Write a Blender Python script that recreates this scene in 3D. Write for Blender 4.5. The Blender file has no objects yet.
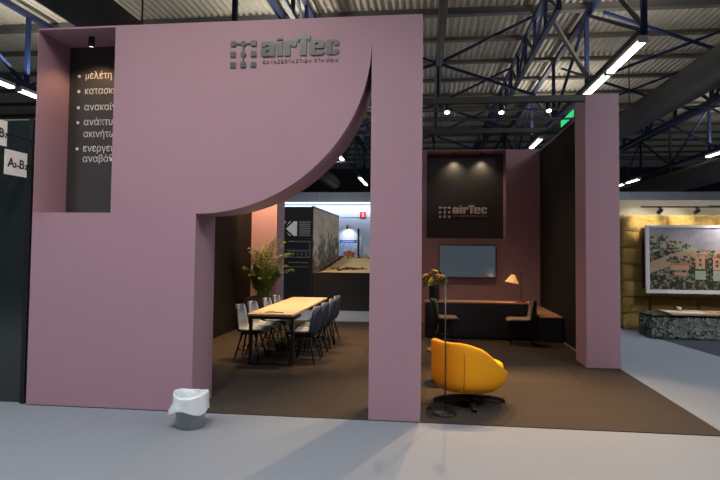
import bpy, bmesh, math, random
from math import sin, cos, pi, radians
from mathutils import Vector, Matrix

random.seed(7)
SC = bpy.context.scene
COL = SC.collection

# ------------------------------------------------------------------ camera, world, exposure
cd = bpy.data.cameras.new('camera')
cam = bpy.data.objects.new('camera', cd)
COL.objects.link(cam)
cam.matrix_world = Matrix(((0.9941536, -0.0057944, 0.1078192, 0),
                           (0.1075163, -0.0388026, -0.9934458, 0),
                           (0.0099401, 0.9992301, -0.0379527, 1.72),
                           (0, 0, 0, 1)))
cd.sensor_width = 36
cd.lens = 524.6 / 720 * 36
cd.shift_x = -9.978 / 720
cd.shift_y = -12.151 / 720
cd.clip_start = 0.05
cd.clip_end = 200
SC.camera = cam

SC.view_settings.view_transform = 'Standard'
SC.view_settings.look = 'None'
SC.view_settings.exposure = 0.0
SC.view_settings.gamma = 1.0
SC.view_settings.use_curve_mapping = False

W = bpy.data.worlds.new('world')
SC.world = W
W.use_nodes = True
W.node_tree.nodes['Background'].inputs[0].default_value = (0.62, 0.72, 0.9, 1)
W.node_tree.nodes['Background'].inputs[1].default_value = 0.012

HALL_W = 122      # watts of one hall strip lamp
SPOT_W = 260      # watts of one stand spotlight
WARM = (1.0, 0.61, 0.29)
COOL = (0.92, 0.96, 1.0)


# ------------------------------------------------------------------ materials
def lin(r, g, b):
    f = lambda c: (c / 255 / 12.92) if c / 255 <= 0.04045 else ((c / 255 + 0.055) / 1.055) ** 2.4
    return (f(r), f(g), f(b), 1)


def mat(name, col, rough=0.6, metal=0.0, emit=None, es=0, noise=0, nscale=20, bump=0, bscale=200, stretch=(1, 1, 1), spec=0.5, coat=0):
    m = bpy.data.materials.new(name)
    m.use_nodes = True
    nt = m.node_tree
    b = nt.nodes['Principled BSDF']
    c = col if len(col) == 4 else (*col, 1)
    b.inputs['Base Color'].default_value = c
    b.inputs['Roughness'].default_value = rough
    b.inputs['Metallic'].default_value = metal
    b.inputs['Specular IOR Level'].default_value = spec
    b.inputs['Coat Weight'].default_value = coat
    if emit:
        b.inputs['Emission Color'].default_value = (*emit[:3], 1)
        b.inputs['Emission Strength'].default_value = es
    if noise or bump:
        tc = nt.nodes.new('ShaderNodeTexCoord')
        mp = nt.nodes.new('ShaderNodeMapping')
        mp.inputs['Scale'].default_value = stretch
        nt.links.new(tc.outputs['Object'], mp.inputs[0])
    if noise:
        n = nt.nodes.new('ShaderNodeTexNoise')
        n.inputs['Scale'].default_value = nscale
        n.inputs['Detail'].default_value = 5
        nt.links.new(mp.outputs[0], n.inputs['Vector'])
        mx = nt.nodes.new('ShaderNodeMix')
        mx.data_type = 'RGBA'
        mx.inputs['A'].default_value = tuple(max(0, v * (1 - noise)) for v in c[:3]) + (1,)
        mx.inputs['B'].default_value = tuple(min(1, v * (1 + noise)) for v in c[:3]) + (1,)
        nt.links.new(n.outputs['Fac'], mx.inputs['Factor'])
        nt.links.new(mx.outputs['Result'], b.inputs['Base Color'])
    if bump:
        n2 = nt.nodes.new('ShaderNodeTexNoise')
        n2.inputs['Scale'].default_value = bscale
        n2.inputs['Detail'].default_value = 4
        nt.links.new(mp.outputs[0], n2.inputs['Vector'])
        bp = nt.nodes.new('ShaderNodeBump')
        bp.inputs['Strength'].default_value = bump
        bp.inputs['Distance'].default_value = 0.01
        nt.links.new(n2.outputs['Fac'], bp.inputs['Height'])
        nt.links.new(bp.outputs[0], b.inputs['Normal'])
    return m


def print_mat(name, rough=0.5):
    m = bpy.data.materials.new(name)
    m.use_nodes = True
    nt = m.node_tree
    a = nt.nodes.new('ShaderNodeVertexColor')
    a.layer_name = 'Col'
    nt.links.new(a.outputs['Color'], nt.nodes['Principled BSDF'].inputs['Base Color'])
    nt.nodes['Principled BSDF'].inputs['Roughness'].default_value = rough
    return m


def carpet_mat(name, col, noise, tile=None):
    """flecked carpet; with tile, every laid square has its own slight tint"""
    m = mat(name, col, 0.95, noise=noise, nscale=160, bump=0.4, bscale=420, spec=0.1)
    if tile:
        nt = m.node_tree
        b = nt.nodes['Principled BSDF']
        src = b.inputs['Base Color'].links[0].from_socket
        tc = nt.nodes.new('ShaderNodeTexCoord')
        ck = nt.nodes.new('ShaderNodeTexBrick')
        ck.offset = 0.0
        ck.inputs['Scale'].default_value = 1.0
        ck.inputs['Brick Width'].default_value = tile
        ck.inputs['Row Height'].default_value = tile
        ck.inputs['Mortar Size'].default_value = 0.004
        ck.inputs['Color1'].default_value = (0.9, 0.9, 0.9, 1)
        ck.inputs['Color2'].default_value = (1.1, 1.1, 1.1, 1)
        ck.inputs['Mortar'].default_value = (0.75, 0.75, 0.75, 1)
        nt.links.new(tc.outputs['Object'], ck.inputs['Vector'])
        mx = nt.nodes.new('ShaderNodeMix')
        mx.data_type = 'RGBA'
        mx.blend_type = 'MULTIPLY'
        mx.inputs['Factor'].default_value = 1
        nt.links.new(src, mx.inputs['A'])
        nt.links.new(ck.outputs['Color'], mx.inputs['B'])
        nt.links.new(mx.outputs['Result'], b.inputs['Base Color'])
    return m


MAUVE = mat('mauve_paint', (0.395, 0.240, 0.300), 0.55, noise=0.03, nscale=3, bump=0.05, bscale=90)
BLACKP = mat('charcoal_panel', (0.045, 0.045, 0.047), 0.6, noise=0.1, nscale=4)
DARKW = mat('dark_textile_wall', (0.014, 0.011, 0.009), 0.75, noise=0.35, nscale=6, stretch=(6, 6, 0.15), bump=0.1, bscale=60, spec=0.15)
HALLF = carpet_mat('hall_carpet', (0.205, 0.230, 0.268), 0.30)
STANDF = carpet_mat('stand_carpet', (0.047, 0.0385, 0.032), 0.3, tile=1.0)
BLUEF = carpet_mat('blue_carpet', (0.055, 0.065, 0.085), 0.2)
ROOF = mat('roof_sheet', (0.58, 0.55, 0.48), 0.5, noise=0.25, nscale=1.5, stretch=(1, 0.2, 1))
STEEL = mat('grey_steel', (0.16, 0.16, 0.165), 0.5, metal=0.2, noise=0.1, nscale=8)
PURLIN = mat('purlin_brown', (0.17, 0.16, 0.135), 0.6, noise=0.2, nscale=4)
DSTEEL = mat('dark_steel', (0.06, 0.06, 0.06), 0.5, noise=0.1, nscale=8)
BLUEST = mat('blue_steel', (0.012, 0.025, 0.095), 0.45, noise=0.2, nscale=5)
DUCTM = mat('duct_fabric', (0.075, 0.075, 0.078), 0.85, noise=0.25, nscale=3, bump=0.4, bscale=6)
TUBE = mat('lamp_tube', (1, 1, 1), 0.4, emit=(1, 0.95, 0.86), es=9)
WHITEM = mat('white_enamel', (0.72, 0.72, 0.70), 0.4)
LENS = mat('spot_lens', (1, 0.9, 0.7), 0.3, emit=(1, 0.78, 0.5), es=14)
LENSOFF = mat('spot_lens_dim', (0.5, 0.45, 0.4), 0.3, emit=(1, 0.85, 0.65), es=5)
LENSDARK = mat('spot_lens_dark', (0.03, 0.03, 0.03), 0.15)
BLACK = mat('black_metal', (0.012, 0.012, 0.013), 0.4)
BLACKPL = mat('black_plastic', (0.015, 0.015, 0.016), 0.45)
NAVY = mat('navy_shell', (0.028, 0.042, 0.085), 0.5)
PADG = mat('grey_chair_fabric', (0.25, 0.31, 0.41), 0.85, noise=0.12, nscale=120, bump=0.2, bscale=500)
PADB = mat('brown_chair_fabric', (0.20, 0.15, 0.11), 0.8, noise=0.1, nscale=120)
OAK = mat('oak_top', (0.60, 0.42, 0.26), 0.45, noise=0.12, nscale=3, stretch=(14, 1, 4))
OAKD = mat('counter_oak', (0.40, 0.24, 0.14), 0.4, noise=0.15, nscale=3, stretch=(1, 14, 4))
NAVYC = mat('blue_black_counter', (0.018, 0.024, 0.034), 0.45, noise=0.1, nscale=6)
ORANGE = mat('orange_wool', (0.92, 0.375, 0.012), 0.85, noise=0.12, nscale=60, bump=0.35, bscale=300, spec=0.2)
ORANGED = mat('orange_seam', (0.42, 0.13, 0.006), 0.9)
BINM = mat('grey_bin', (0.38, 0.43, 0.46), 0.45)
BAG = mat('white_bag', (0.70, 0.75, 0.80), 0.35, bump=0.5, bscale=25)
SCREEN = mat('tv_screen', (0.02, 0.03, 0.04), 0.12, spec=0.6, emit=(0.32, 0.40, 0.50), es=0.14)  # faint bluish glow stands in for the reflection on the screen
LETTERW = mat('light_letters', (0.80, 0.78, 0.76), 0.5)
LETTERM = mat('metal_letters', (0.15, 0.165, 0.165), 0.32, metal=0.55)
TAGM = mat('tagline_letters', (0.22, 0.16, 0.17), 0.5)
SHADE = mat('lamp_shade_cloth', (0.85, 0.62, 0.38), 0.8, emit=(1.0, 0.46, 0.13), es=0.5, noise=0.1, nscale=30)
LEAF = mat('palm_leaf', (0.15, 0.21, 0.035), 0.5, noise=0.4, nscale=6)
LEAF2 = mat('bouquet_leaf', (0.16, 0.26, 0.06), 0.6, noise=0.4, nscale=20)
STEMM = mat('plant_stem', (0.12, 0.12, 0.04), 0.7)
SOIL = mat('soil', (0.03, 0.02, 0.015), 0.95)
PLANTER = mat('planter_brown', (0.035, 0.025, 0.02), 0.6)
STRAW = mat('straw', (0.66, 0.395, 0.11), 0.85, noise=0.75, nscale=14, stretch=(1, 1, 2.5), bump=1.0, bscale=70)
STRAWL = mat('straw_stalk', (0.78, 0.50, 0.17), 0.7, noise=0.4, nscale=30)
CREAM = mat('cream_wall', (0.55, 0.52, 0.44), 0.7)
FARW = mat('hall_partition', (0.50, 0.55, 0.66), 0.7, noise=0.04, nscale=1)
FARD = mat('hall_end_wall', (0.06, 0.06, 0.062), 0.8, noise=0.2, nscale=1)
PAPER = mat('white_paper', (0.78, 0.77, 0.75), 0.6)
REDP = mat('red_print', (0.50, 0.08, 0.05), 0.6)
GLASSD = mat('dark_green_glass', (0.020, 0.027, 0.029), 0.12, spec=0.7, coat=0.4)
INK = mat('sign_ink', (0.015, 0.015, 0.06), 0.5)
NET1 = mat('net_leaf_grey', (0.24, 0.26, 0.235), 0.8, noise=0.5, nscale=14)
NET2 = mat('net_leaf_green', (0.060, 0.070, 0.045), 0.8, noise=0.5, nscale=14)
NET3 = mat('net_leaf_pale', (0.46, 0.48, 0.45), 0.8, noise=0.3, nscale=14)
NETB = mat('net_backing', (0.03, 0.032, 0.028), 0.95)
SANDM = mat('sand', (0.68, 0.46, 0.21), 0.95, noise=0.25, nscale=4, bump=0.6, bscale=20)
EARTH = mat('dark_earth', (0.06, 0.04, 0.02), 0.95, noise=0.4, nscale=20)
KEBLACK = mat('black_stand_wall', (0.014, 0.015, 0.018), 0.35)
KEGREY = mat('grey_graphic', (0.70, 0.71, 0.72), 0.5)
KEMID = mat('mid_graphic', (0.22, 0.20, 0.20), 0.5)
GREEN = mat('exit_green', (0.02, 0.5, 0.18), 0.4, emit=(0.03, 0.75, 0.25), es=0.8)
SIGNRED = mat('sign_red', (0.62, 0.03, 0.02), 0.5)
PRINT = print_mat('printed_colours', 0.85)
FRAMEW = mat('white_frame', (0.85, 0.85, 0.92), 0.5)
FLOWERS = [mat('petal_' + n, c, 0.7) for n, c in (('cream', (0.90, 0.80, 0.45)), ('peach', (0.88, 0.46, 0.22)),
           ('yellow', (0.88, 0.68, 0.12)), ('plum', (0.14, 0.02, 0.04)), ('lime', (0.45, 0.55, 0.12)))]


# ------------------------------------------------------------------ mesh helpers
class MB:
    """collects shapes into one mesh"""
    def __init__(s):
        s.bm = bmesh.new()
        s.mi = 0

    def face(s, vs, smooth=False):
        try:
            f = s.bm.faces.new(vs)
            f.material_index = s.mi
            f.smooth = smooth
            return f
        except ValueError:
            return None

    def box(s, x0, x1, y0, y1, z0, z1, bev=0, M=None):
        b2 = bmesh.new()
        bmesh.ops.create_cube(b2, size=1)
        for v in b2.verts:
            v.co = Vector(((x0 + x1) / 2 + v.co.x * (x1 - x0), (y0 + y1) / 2 + v.co.y * (y1 - y0), (z0 + z1) / 2 + v.co.z * (z1 - z0)))
        if bev:
            bmesh.ops.bevel(b2, geom=b2.edges[:] + b2.verts[:], offset=bev, segments=2, affect='EDGES', profile=0.7)
        s.merge(b2, M)
        return s

    def merge(s, b2, M=None, smooth=None):
        mp = {}
        for v in b2.verts:
            mp[v] = s.bm.verts.new(M @ v.co if M else v.co)
        for f in b2.faces:
            s.face([mp[v] for v in f.verts], f.smooth if smooth is None else smooth)
        b2.free()

    def tube(s, pts, r, n=8, cap=True, smooth=True):
        pts = [Vector(p) for p in pts]
        rs = r if isinstance(r, (list, tuple)) else [r] * len(pts)
        rings = []
        up = None
        for i, p in enumerate(pts):
            d = (pts[min(i + 1, len(pts) - 1)] - pts[max(i - 1, 0)]).normalized()
            if up is None:
                up = Vector((0, 0, 1)) if abs(d.z) < 0.9 else Vector((1, 0, 0))
            a = d.cross(up)
            if a.length < 1e-5:
                a = d.cross(Vector((0, 1, 0)))
            a.normalize()
            b = a.cross(d).normalized()
            up = b
            rings.append([s.bm.verts.new(p + (a * cos(2 * pi * k / n) + b * sin(2 * pi * k / n)) * rs[i]) for k in range(n)])
        for i in range(len(rings) - 1):
            for k in range(n):
                s.face([rings[i][k], rings[i][(k + 1) % n], rings[i + 1][(k + 1) % n], rings[i + 1][k]], smooth)
        if cap:
            s.face(rings[0][::-1])
            s.face(rings[-1])
        return s

    def bar(s, p, q, w, h=None):
        """square-section member between two points"""
        p, q = Vector(p), Vector(q)
        h = h or w
        d = (q - p).normalized()
        u = Vector((0, 0, 1)) if abs(d.z) < 0.95 else Vector((0, 1, 0))
        a = d.cross(u).normalized() * w / 2
        b = a.cross(d).normalized() * h / 2
        v = [s.bm.verts.new(e + sa * a + sb * b) for e in (p, q) for sa, sb in ((-1, -1), (1, -1), (1, 1), (-1, 1))]
        for f in ((0, 1, 2, 3), (7, 6, 5, 4), (0, 4, 5, 1), (1, 5, 6, 2), (2, 6, 7, 3), (3, 7, 4, 0)):
            s.face([v[i] for i in f])
        return s

    def lathe(s, prof, n=24, c=(0, 0, 0), smooth=True, cap0=True, cap1=True):
        rings = [[s.bm.verts.new((c[0] + r * cos(2 * pi * k / n), c[1] + r * sin(2 * pi * k / n), c[2] + z)) for k in range(n)] for r, z in prof]
        for i in range(len(rings) - 1):
            for k in range(n):
                s.face([rings[i][k], rings[i][(k + 1) % n], rings[i + 1][(k + 1) % n], rings[i + 1][k]], smooth)
        if cap0:
            s.face(rings[0][::-1])
        if cap1:
            s.face(rings[-1])
        return s

    def prism(s, pts, f0, f1):
        """closed outline pts; f0, f1 map a 2-D point to the front and the back face"""
        a = [s.bm.verts.new(f0(*p)) for p in pts]
        b = [s.bm.verts.new(f1(*p)) for p in pts]
        s.face(a)
        s.face(b[::-1])
        n = len(pts)
        for i in range(n):
            s.face([a[i], b[i], b[(i + 1) % n], a[(i + 1) % n]])
        return s

    def grid(s, rows, smooth=True, wrap=False):
        v = [[s.bm.verts.new(p) for p in r] for r in rows]
        for i in range(len(v) - 1):
            m = len(v[i])
            for k in range(m if wrap else m - 1):
                s.face([v[i][k], v[i][(k + 1) % m], v[i + 1][(k + 1) % m], v[i + 1][k]], smooth)
        return v

    def build(s, name, mats, parent=None, fix=True):
        if fix:
            bmesh.ops.recalc_face_normals(s.bm, faces=s.bm.faces)
        me = bpy.data.meshes.new(name)
        s.bm.to_mesh(me)
        s.bm.free()
        for m in (mats if isinstance(mats, (list, tuple)) else [mats]):
            me.materials.append(m)
        o = bpy.data.objects.new(name, me)
        COL.objects.link(o)
        if parent:
            o.parent = parent
        return o


def tag(o, label=None, cat=None, group=None, kind=None):
    if label: o['label'] = label
    if cat: o['category'] = cat
    if group: o['group'] = group
    if kind: o['kind'] = kind
    return o


def thing(name, loc, label, cat, group=None, rz=0):
    o = bpy.data.objects.new(name, None)
    o.empty_display_size = 0.1
    COL.objects.link(o)
    o.location = loc
    o.rotation_euler = (0, 0, rz)
    return tag(o, label, cat, group)


def struct(o, label=None):
    o['kind'] = 'structure'
    if label: o['label'] = label
    return o


def copy_tree(o, parent=None):
    c = o.copy()
    COL.objects.link(c)
    if parent:
        c.parent = parent
    for ch in o.children:
        copy_tree(ch, c)
    return c


def abox(name, m, *a, parent=None, bev=0):
    return MB().box(*a, bev=bev).build(name, m, parent)


def text_obj(name, s, size, mats, M, parent=None, depth=0.006, align='LEFT', spacing=1.0, offset=0.0):
    c = bpy.data.curves.new('lettering', 'FONT')
    c.body = s
    c.size = size
    c.extrude = depth / 2
    c.align_x = align
    c.space_character = spacing
    c.offset = offset
    c.resolution_u = 3
    t = bpy.data.objects.new('lettering', c)
    COL.objects.link(t)
    bpy.context.view_layer.update()
    dg = bpy.context.evaluated_depsgraph_get()
    me = bpy.data.meshes.new_from_object(t.evaluated_get(dg))
    me.name = name
    bpy.data.objects.remove(t)
    bpy.data.curves.remove(c)
    me.transform(M)
    me.materials.clear()
    me.materials.append(mats)
    o = bpy.data.objects.new(name, me)
    COL.objects.link(o)
    if parent:
        o.parent = parent
    return o


def front(x, y, z):       # lettering on a face that looks towards -Y
    return Matrix.Translation((x, y, z)) @ Matrix.Rotation(pi / 2, 4, 'X')


def side(x, y, z):        # lettering on a face that looks towards +X
    return Matrix.Translation((x, y, z)) @ Matrix.Rotation(pi / 2, 4, 'Z') @ Matrix.Rotation(pi / 2, 4, 'X')


def printed(name, nu, nv, place, colour, parent=None, m=None):
    """a flat print: a fine grid of faces, each with its ink colour"""
    bm = bmesh.new()
    vs = [[bm.verts.new(place(i / nu, j / nv)) for i in range(nu + 1)] for j in range(nv + 1)]
    cols = []
    for j in range(nv):
        for i in range(nu):
            bm.faces.new((vs[j][i], vs[j][i + 1], vs[j + 1][i + 1], vs[j + 1][i]))
            cols.append(colour((i + .5) / nu, (j + .5) / nv))
    me = bpy.data.meshes.new(name)
    bm.to_mesh(me)
    bm.free()
    at = me.color_attributes.new('Col', 'FLOAT_COLOR', 'CORNER')
    k = 0
    for p, c in zip(me.polygons, cols):
        for li in p.loop_indices:
            at.data[li].color = c
    me.materials.append(m or PRINT)
    o = bpy.data.objects.new(name, me)
    COL.objects.link(o)
    if parent:
        o.parent = parent
    return o


# value noise for the prints
_rn = [random.random() for _ in range(4096)]


def vn(x, y, s=0):
    xi, yi = math.floor(x), math.floor(y)
    fx, fy = x - xi, y - yi
    fx, fy = fx * fx * (3 - 2 * fx), fy * fy * (3 - 2 * fy)
    h = lambda a, b: _rn[(a * 57 + b * 131 + s * 17) % 4096]
    return (h(xi, yi) * (1 - fx) + h(xi + 1, yi) * fx) * (1 - fy) + (h(xi, yi + 1) * (1 - fx) + h(xi + 1, yi + 1) * fx) * fy


def fbm(x, y, s=0):
    return 0.5 * vn(x, y, s) + 0.3 * vn(2.1 * x, 2.1 * y, s + 1) + 0.2 * vn(4.3 * x, 4.3 * y, s + 2)


def inter(c1, c2, t):
    return tuple(a + (b - a) * t for a, b in zip(c1, c2))


# ------------------------------------------------------------------ setting: floors
FY, FB = 5.268, 5.78            # facade front and back
struct(abox('floor', HALLF, -30, 30, -16, 46, -0.05, 0), 'pale grey hall carpet in front of and around the stand')
struct(abox('floor_carpet', STANDF, -4.266, 2.79, 5.268, 12.1, 0, 0.008), 'dark brown carpet tiles covering the stand')
m = MB()
m.prism([(4.52, 10.86), (9.5, 10.86), (9.5, 4.5), (5.45, 4.5)], lambda x, y: (x, y, 0.006), lambda x, y: (x, y, 0))
struct(m.build('floor_blue', BLUEF), 'dark blue carpet of the straw bale stand')

# ------------------------------------------------------------------ setting: hall roof
ZR = 8.62
m = MB()
x = -34.0
prof = []
while x < 34:
    prof += [(x, ZR), (x + 0.05, ZR), (x + 0.085, ZR + 0.09), (x + 0.165, ZR + 0.09)]
    x += 0.20
m.grid([[(px, y, pz) for px, pz in prof] for y in (-16, 46)], smooth=False)
struct(m.build('ceiling', ROOF), 'corrugated metal hall roof')
for i in range(-4, 13):
    y = 14.95 + 2.1 * i
    big = i == 0
    h = 0.22 if big else 0.13
    m = MB()
    f0, f1 = (lambda a, b: (-34, y + a, ZR - b)), (lambda a, b: (34, y + a, ZR - b))
    m.prism([(0, 0), (0.05, 0), (0.05, h - 0.03), (0.14, h - 0.03), (0.14, h), (-0.05, h), (-0.05, h - 0.03), (0, h - 0.03)], f0, f1)
    struct(m.build('purlin_beam', STEEL if big else PURLIN))


def member(name, p, q, w, mt, parent):
    return MB().bar(p, q, w).build(name, mt, parent)


def truss(x, z0, z1, y0, y1, step, w=0.13, vert=True):
    t = bpy.data.objects.new('truss_beam', None)
    COL.objects.link(t)
    struct(t)
    for z in (z0, z1):
        member('chord', (x, y0, z), (x, y1, z), w * 1.1, BLUEST, t)
    y = y0
    k = 0
    while y < y1 - 0.1:
        a, b = (z0, z1) if k % 2 == 0 else (z1, z0)
        member('diagonal', (x, y, a), (x, min(y + step, y1), b), w * 0.6, BLUEST, t)
        if vert:
            member('upright', (x, y, z0), (x, y, z1), w * 0.8, BLUEST, t)
        y += step
        k += 1
    return t


truss(4.45, 6.28, 8.35, 11.25, 36, 3.9)
truss(-4.2, 6.28, 8.35, 10.9, 36, 3.9)
truss(-11.5, 6.28, 8.35, 6, 36, 3.9)
truss(12.9, 6.28, 8.35, 6, 36, 3.9)
truss(3.05, 7.4, 8.35, 12.5, 36, 1.4, 0.11)
truss(-3.3, 7.4, 8.35, 11, 36, 1.4, 0.11)
truss(9.4, 6.7, 8.35, 8, 36, 2.6, 0.14)


def brace(*segs, mt=BLUEST, w=0.07):
    for p, q in segs:
        struct(MB().bar(p, q, w).build('brace_beam', mt))


for y in (15.2, 19.6, 25.0):
    brace(((0.3, y, 7.1), (3.05, y - 0.2, 8.35)), ((0.3, y, 7.1), (3.05, y, 6.1)), ((0.3, y, 7.1), (0.3, y, 6.1)),
          ((0.3, y, 7.1), (-3.3, y, 8.35)), ((0.3, y, 7.1), (-3.3, y, 6.1)))
    brace(((4.6, y - 1, 8.0), (9.4, y, 6.7)), ((4.6, y - 1, 6.3), (9.4, y, 8.3)), ((9.4, y, 6.7), (13.1, y, 8.3)), ((9.4, y, 8.3), (13.1, y, 6.3)))
    brace(((-4.55, y, 8.3), (-11.45, y, 6.3)), ((-4.55, y, 6.3), (-11.45, y, 8.3)))
brace(((3.6, 12.4, 8.55), (4.45, 11.3, 6.4)), mt=STEEL, w=0.09)
brace(((3.05, 13.5, 7.7), (4.3, 14.6, 6.4)), mt=STEEL, w=0.09)
brace(((-20, 17.5, 6.3), (20, 17.5, 6.3)), w=0.06, mt=STEEL)
brace(((-20, 24, 5.7), (20, 24, 5.7)), w=0.05, mt=DSTEEL)
m = MB()
m.tube([(0.33, 6, 7.1), (0.33, 26, 7.1)], 0.10, 12)
struct(m.build('pipe_beam', STEEL), 'grey service pipe under the roof')

# air ducts
for nm, x, z, r, y0, lab in (('air_duct', 7.0, 6.2, 0.43, 5, 'broad dark grey fabric air duct running under the roof above the straw bale stand'),
                             ('air_duct', -6.4, 6.2, 0.42, 3, 'dark grey fabric air duct over the corner of the pink wall with the bullet list'),
                             ('air_duct', 12.3, 5.15, 0.5, 8, 'lower dark grey air duct below the lamp row past the straw bales')):
    m = MB()
    pts, rr = [], []
    y = y0
    while y < 36:
        pts.append((x, y, z))
        rr.append(r * (1 + 0.015 * sin(y * 7)))
        y += 0.8
    m.tube(pts, rr, 20)
    o = m.build(nm, DUCTM)
    tag(o, lab, 'air duct')
    for y in (y0 + 2, y0 + 8, y0 + 14, y0 + 20):
        MB().bar((x, y, z + r - 0.02), (x, y, ZR), 0.03).build('hanger', DSTEEL, o)

# hall partition and end wall
struct(abox('wall_rear', FARW, -14, 22, 24, 24.15, 0, 4.285), 'pale partition wall at the far end of the hall')
struct(abox('wall_end', FARD, -34, 34, 45.5, 45.8, 0, 9), 'dark end wall of the hall')

# ------------------------------------------------------------------ hall strip lamps
def make_strip(loc, label, lit=True):
    t = thing('strip_lamp', loc, label, 'strip lamp', 'hall strip lamps')
    m = MB()
    m.box(-0.10, 0.10, -1.0, 1.0, 0.0, 0.09, bev=0.01)
    m.build('housing', WHITEM, t)
    m = MB()
    m.tube([(-0.045, -0.96, -0.03), (-0.045, 0.96, -0.03)], 0.028, 10)
    m.build('tube', TUBE, t)
    m = MB()
    m.tube([(0.045, -0.96, -0.03), (0.045, 0.96, -0.03)], 0.028, 10)
    m.build('tube', TUBE, t)
    for y in (-0.98, 0.98):
        MB().box(-0.1, 0.1, y - 0.02, y + 0.02, -0.06, 0.0).build('end_cap', WHITEM, t)
    return t


def lamp_light(loc, w, col=COOL, sx=0.3, sy=2.0, parent=None, spread=180):
    l = bpy.data.lights.new('lamp_light', 'AREA')
    l.shape = 'RECTANGLE'
    l.size, l.size_y = sx, sy
    l.energy = w
    l.color = col
    l.spread = radians(spread)
    o = bpy.data.objects.new('lamp_light', l)
    COL.objects.link(o)
    o.location = loc
    if parent:
        o.parent = parent
    return o


strip0 = None


def place_strip(x, y, z, label, watts=0, spread=180, col=COOL):
    global strip0
    if strip0 is None:
        strip0 = make_strip((x, y, z), label)
        s = strip0
    else:
        s = copy_tree(strip0)
        s.location = (x, y, z)
        s['label'] = label
    if watts:
        lamp_light((x, y, z - 0.12), watts, col, spread=spread)
    return s


ZL = 6.1
for y, lab in ((12.28, 'lit white strip lamp hanging in front of the blue roof joint above the mauve column'),
               (14.40, 'second lit strip lamp of the row, ending behind the top of the mauve column'),
               (22.0, 'lit strip lamp seen over the corner where the dark wall meets the screen wall')):
    place_strip(4.45, y, ZL, lab, HALL_W * 0.95)
for y, lab in ((24.7, 'lit strip lamp seen high in the doorway beside the curved edge'),
               (33.0, 'second lit strip lamp in the doorway, lower along the same blue girder'),
               (35.2, 'small lit strip lamp lowest in the doorway, beside the pier')):
    place_strip(-4.2, y, ZL, lab, HALL_W * 0.95)
for y, lab in ((14.5, 'lit strip lamp beside the edge of the pink wall, under the blue girder'),
               (12.3, 'lit strip lamp cut by the picture edge above the dark glass panel')):
    place_strip(-11.5, y, ZL, lab, HALL_W * 0.95)
for y, lab in ((37.0, 'lit strip lamp above the cream wall, cut by the edge of the mauve column'),
               (34.5, 'thin lit strip lamp over the straw bales, next along from the column'),
               (24.7, 'lit strip lamp high above the framed picture')):
    place_strip(12.9, y, ZL, lab, HALL_W * 0.95)
place_strip(-4.2, 12.6, ZL, 'unseen strip lamp added over the aisle to light the black stand', HALL_W * 0.95)  # hidden by the front wall, added to brighten the black stand's letters
# unseen upward lights added along the lamp rows to brighten the roof
for x, y in ((4.45, 13.3), (-4.2, 14), (-4.2, 24.7), (4.45, 22), (12.9, 24.7), (-11.5, 13.4), (12.9, 14)):
    u = lamp_light((x + 0.3, y, ZL + 0.5), HALL_W * 0.66, (1, 0.92, 0.78), 0.2, 3.0)
    u.rotation_euler = (pi, 0, 0)
# unseen lamps placed to light the stand front; last two added to brighten straw
for x, y, w, sp, c in ((4.6, 2.4, 0.2, 128, COOL), (-2.3, 2.7, 0.85, 142, (1.0, 0.90, 0.80)), (-0.3, 1.4, 0.9, 132, COOL), (-5.0, 2.0, 0.8, 136, COOL),
                       (-9, 2.4, 1.0, 140, COOL), (5.6, 3.6, 2.0, 180, COOL), (9.8, 7.6, 0.9, 180, COOL), (6.8, 9.0, 1.8, 170, COOL)):
    place_strip(x, y, ZL, 'unseen strip lamp placed over the aisle to light the stands', HALL_W * w, sp, c)
for o in list(COL.objects):
    if o.type == 'EMPTY' and o.get('category') == 'strip lamp':
        far = abs(o.location.x) > 1 and o.location.y > 5
        for y in (-0.8, 0.8):
            MB().bar((0, y, 0.085), (0, y, 0.13 if far else ZR - ZL), 0.02).build('hanger', DSTEEL, o)

# ------------------------------------------------------------------ stand: front wall with arch and niche
XL, XR, H = -4.266, -0.055, 4.10
XJ, ZJ, ZN, XN = -2.412, 2.06, 2.068, -3.365
out = [(XL, 0), (XJ, 0), (XJ, ZJ)]
R = 1.842
for k in range(1, 48):
    a = -pi / 2 + (pi / 2) * k / 48
    out.append((XJ + R * cos(a), ZJ + R * 0.97 + R * 0.97 * sin(a)))
out += [(XJ + R, ZJ + R * 0.97 - 0.03), (XJ + R, 0), (XR, 0), (XR, H), (XN, H), (XN, ZN), (XL, ZN)]
m = MB()
m.prism(out, lambda x, z: (x, FY, z), lambda x, z: (x, FB, z))
wf = struct(m.build('wall_front', MAUVE), 'mauve pink front wall with a quarter round opening')
abox('niche_side', MAUVE, XL, XL + 0.006, FY, FB + 0.04, ZN, H, parent=wf)
abox('niche_top', MAUVE, XL + 0.006, XN, FY, FB + 0.04, H - 0.02, H, parent=wf)
abox('niche_back', BLACKP, XL + 0.006, -2.45, FB + 0.001, FB + 0.04, ZN, H - 0.02, parent=wf)
# side walls, back wall
WL, WR = -3.92, 2.52
struct(abox('wall_left', DARKW, -4.2, WL, FB + 0.04, 11.44, 0.0, 3.96), 'dark textile side wall behind the dining table')
struct(abox('wall_right', DARKW, WR, 2.80, 8.556, 12.5, 0.0, 3.96), 'dark textile side wall behind the mauve column')
struct(abox('trim_1', mat('pale_trim', (0.4, 0.36, 0.3), 0.4, metal=0.5), WR - 0.015, WR, 8.556, 10.03, 0.008, 0.03), 'thin pale metal trim along the foot of the dark wall')
struct(abox('trim_2', mat('top_trim', (0.10, 0.085, 0.075), 0.5), WR - 0.02, WR, 8.556, 12.06, 3.91, 3.96))
RX0, RX1, RZ0, RZ1, BY, BB, BT = -0.01, 1.772, 1.955, 3.955, 12.07, 12.52, 3.975
wb = struct(abox('wall_back', MAUVE, -0.6, WR - 0.001, BY, BB + 0.02, 0, RZ0), 'mauve back wall carrying the screen and a dark recess')
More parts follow.
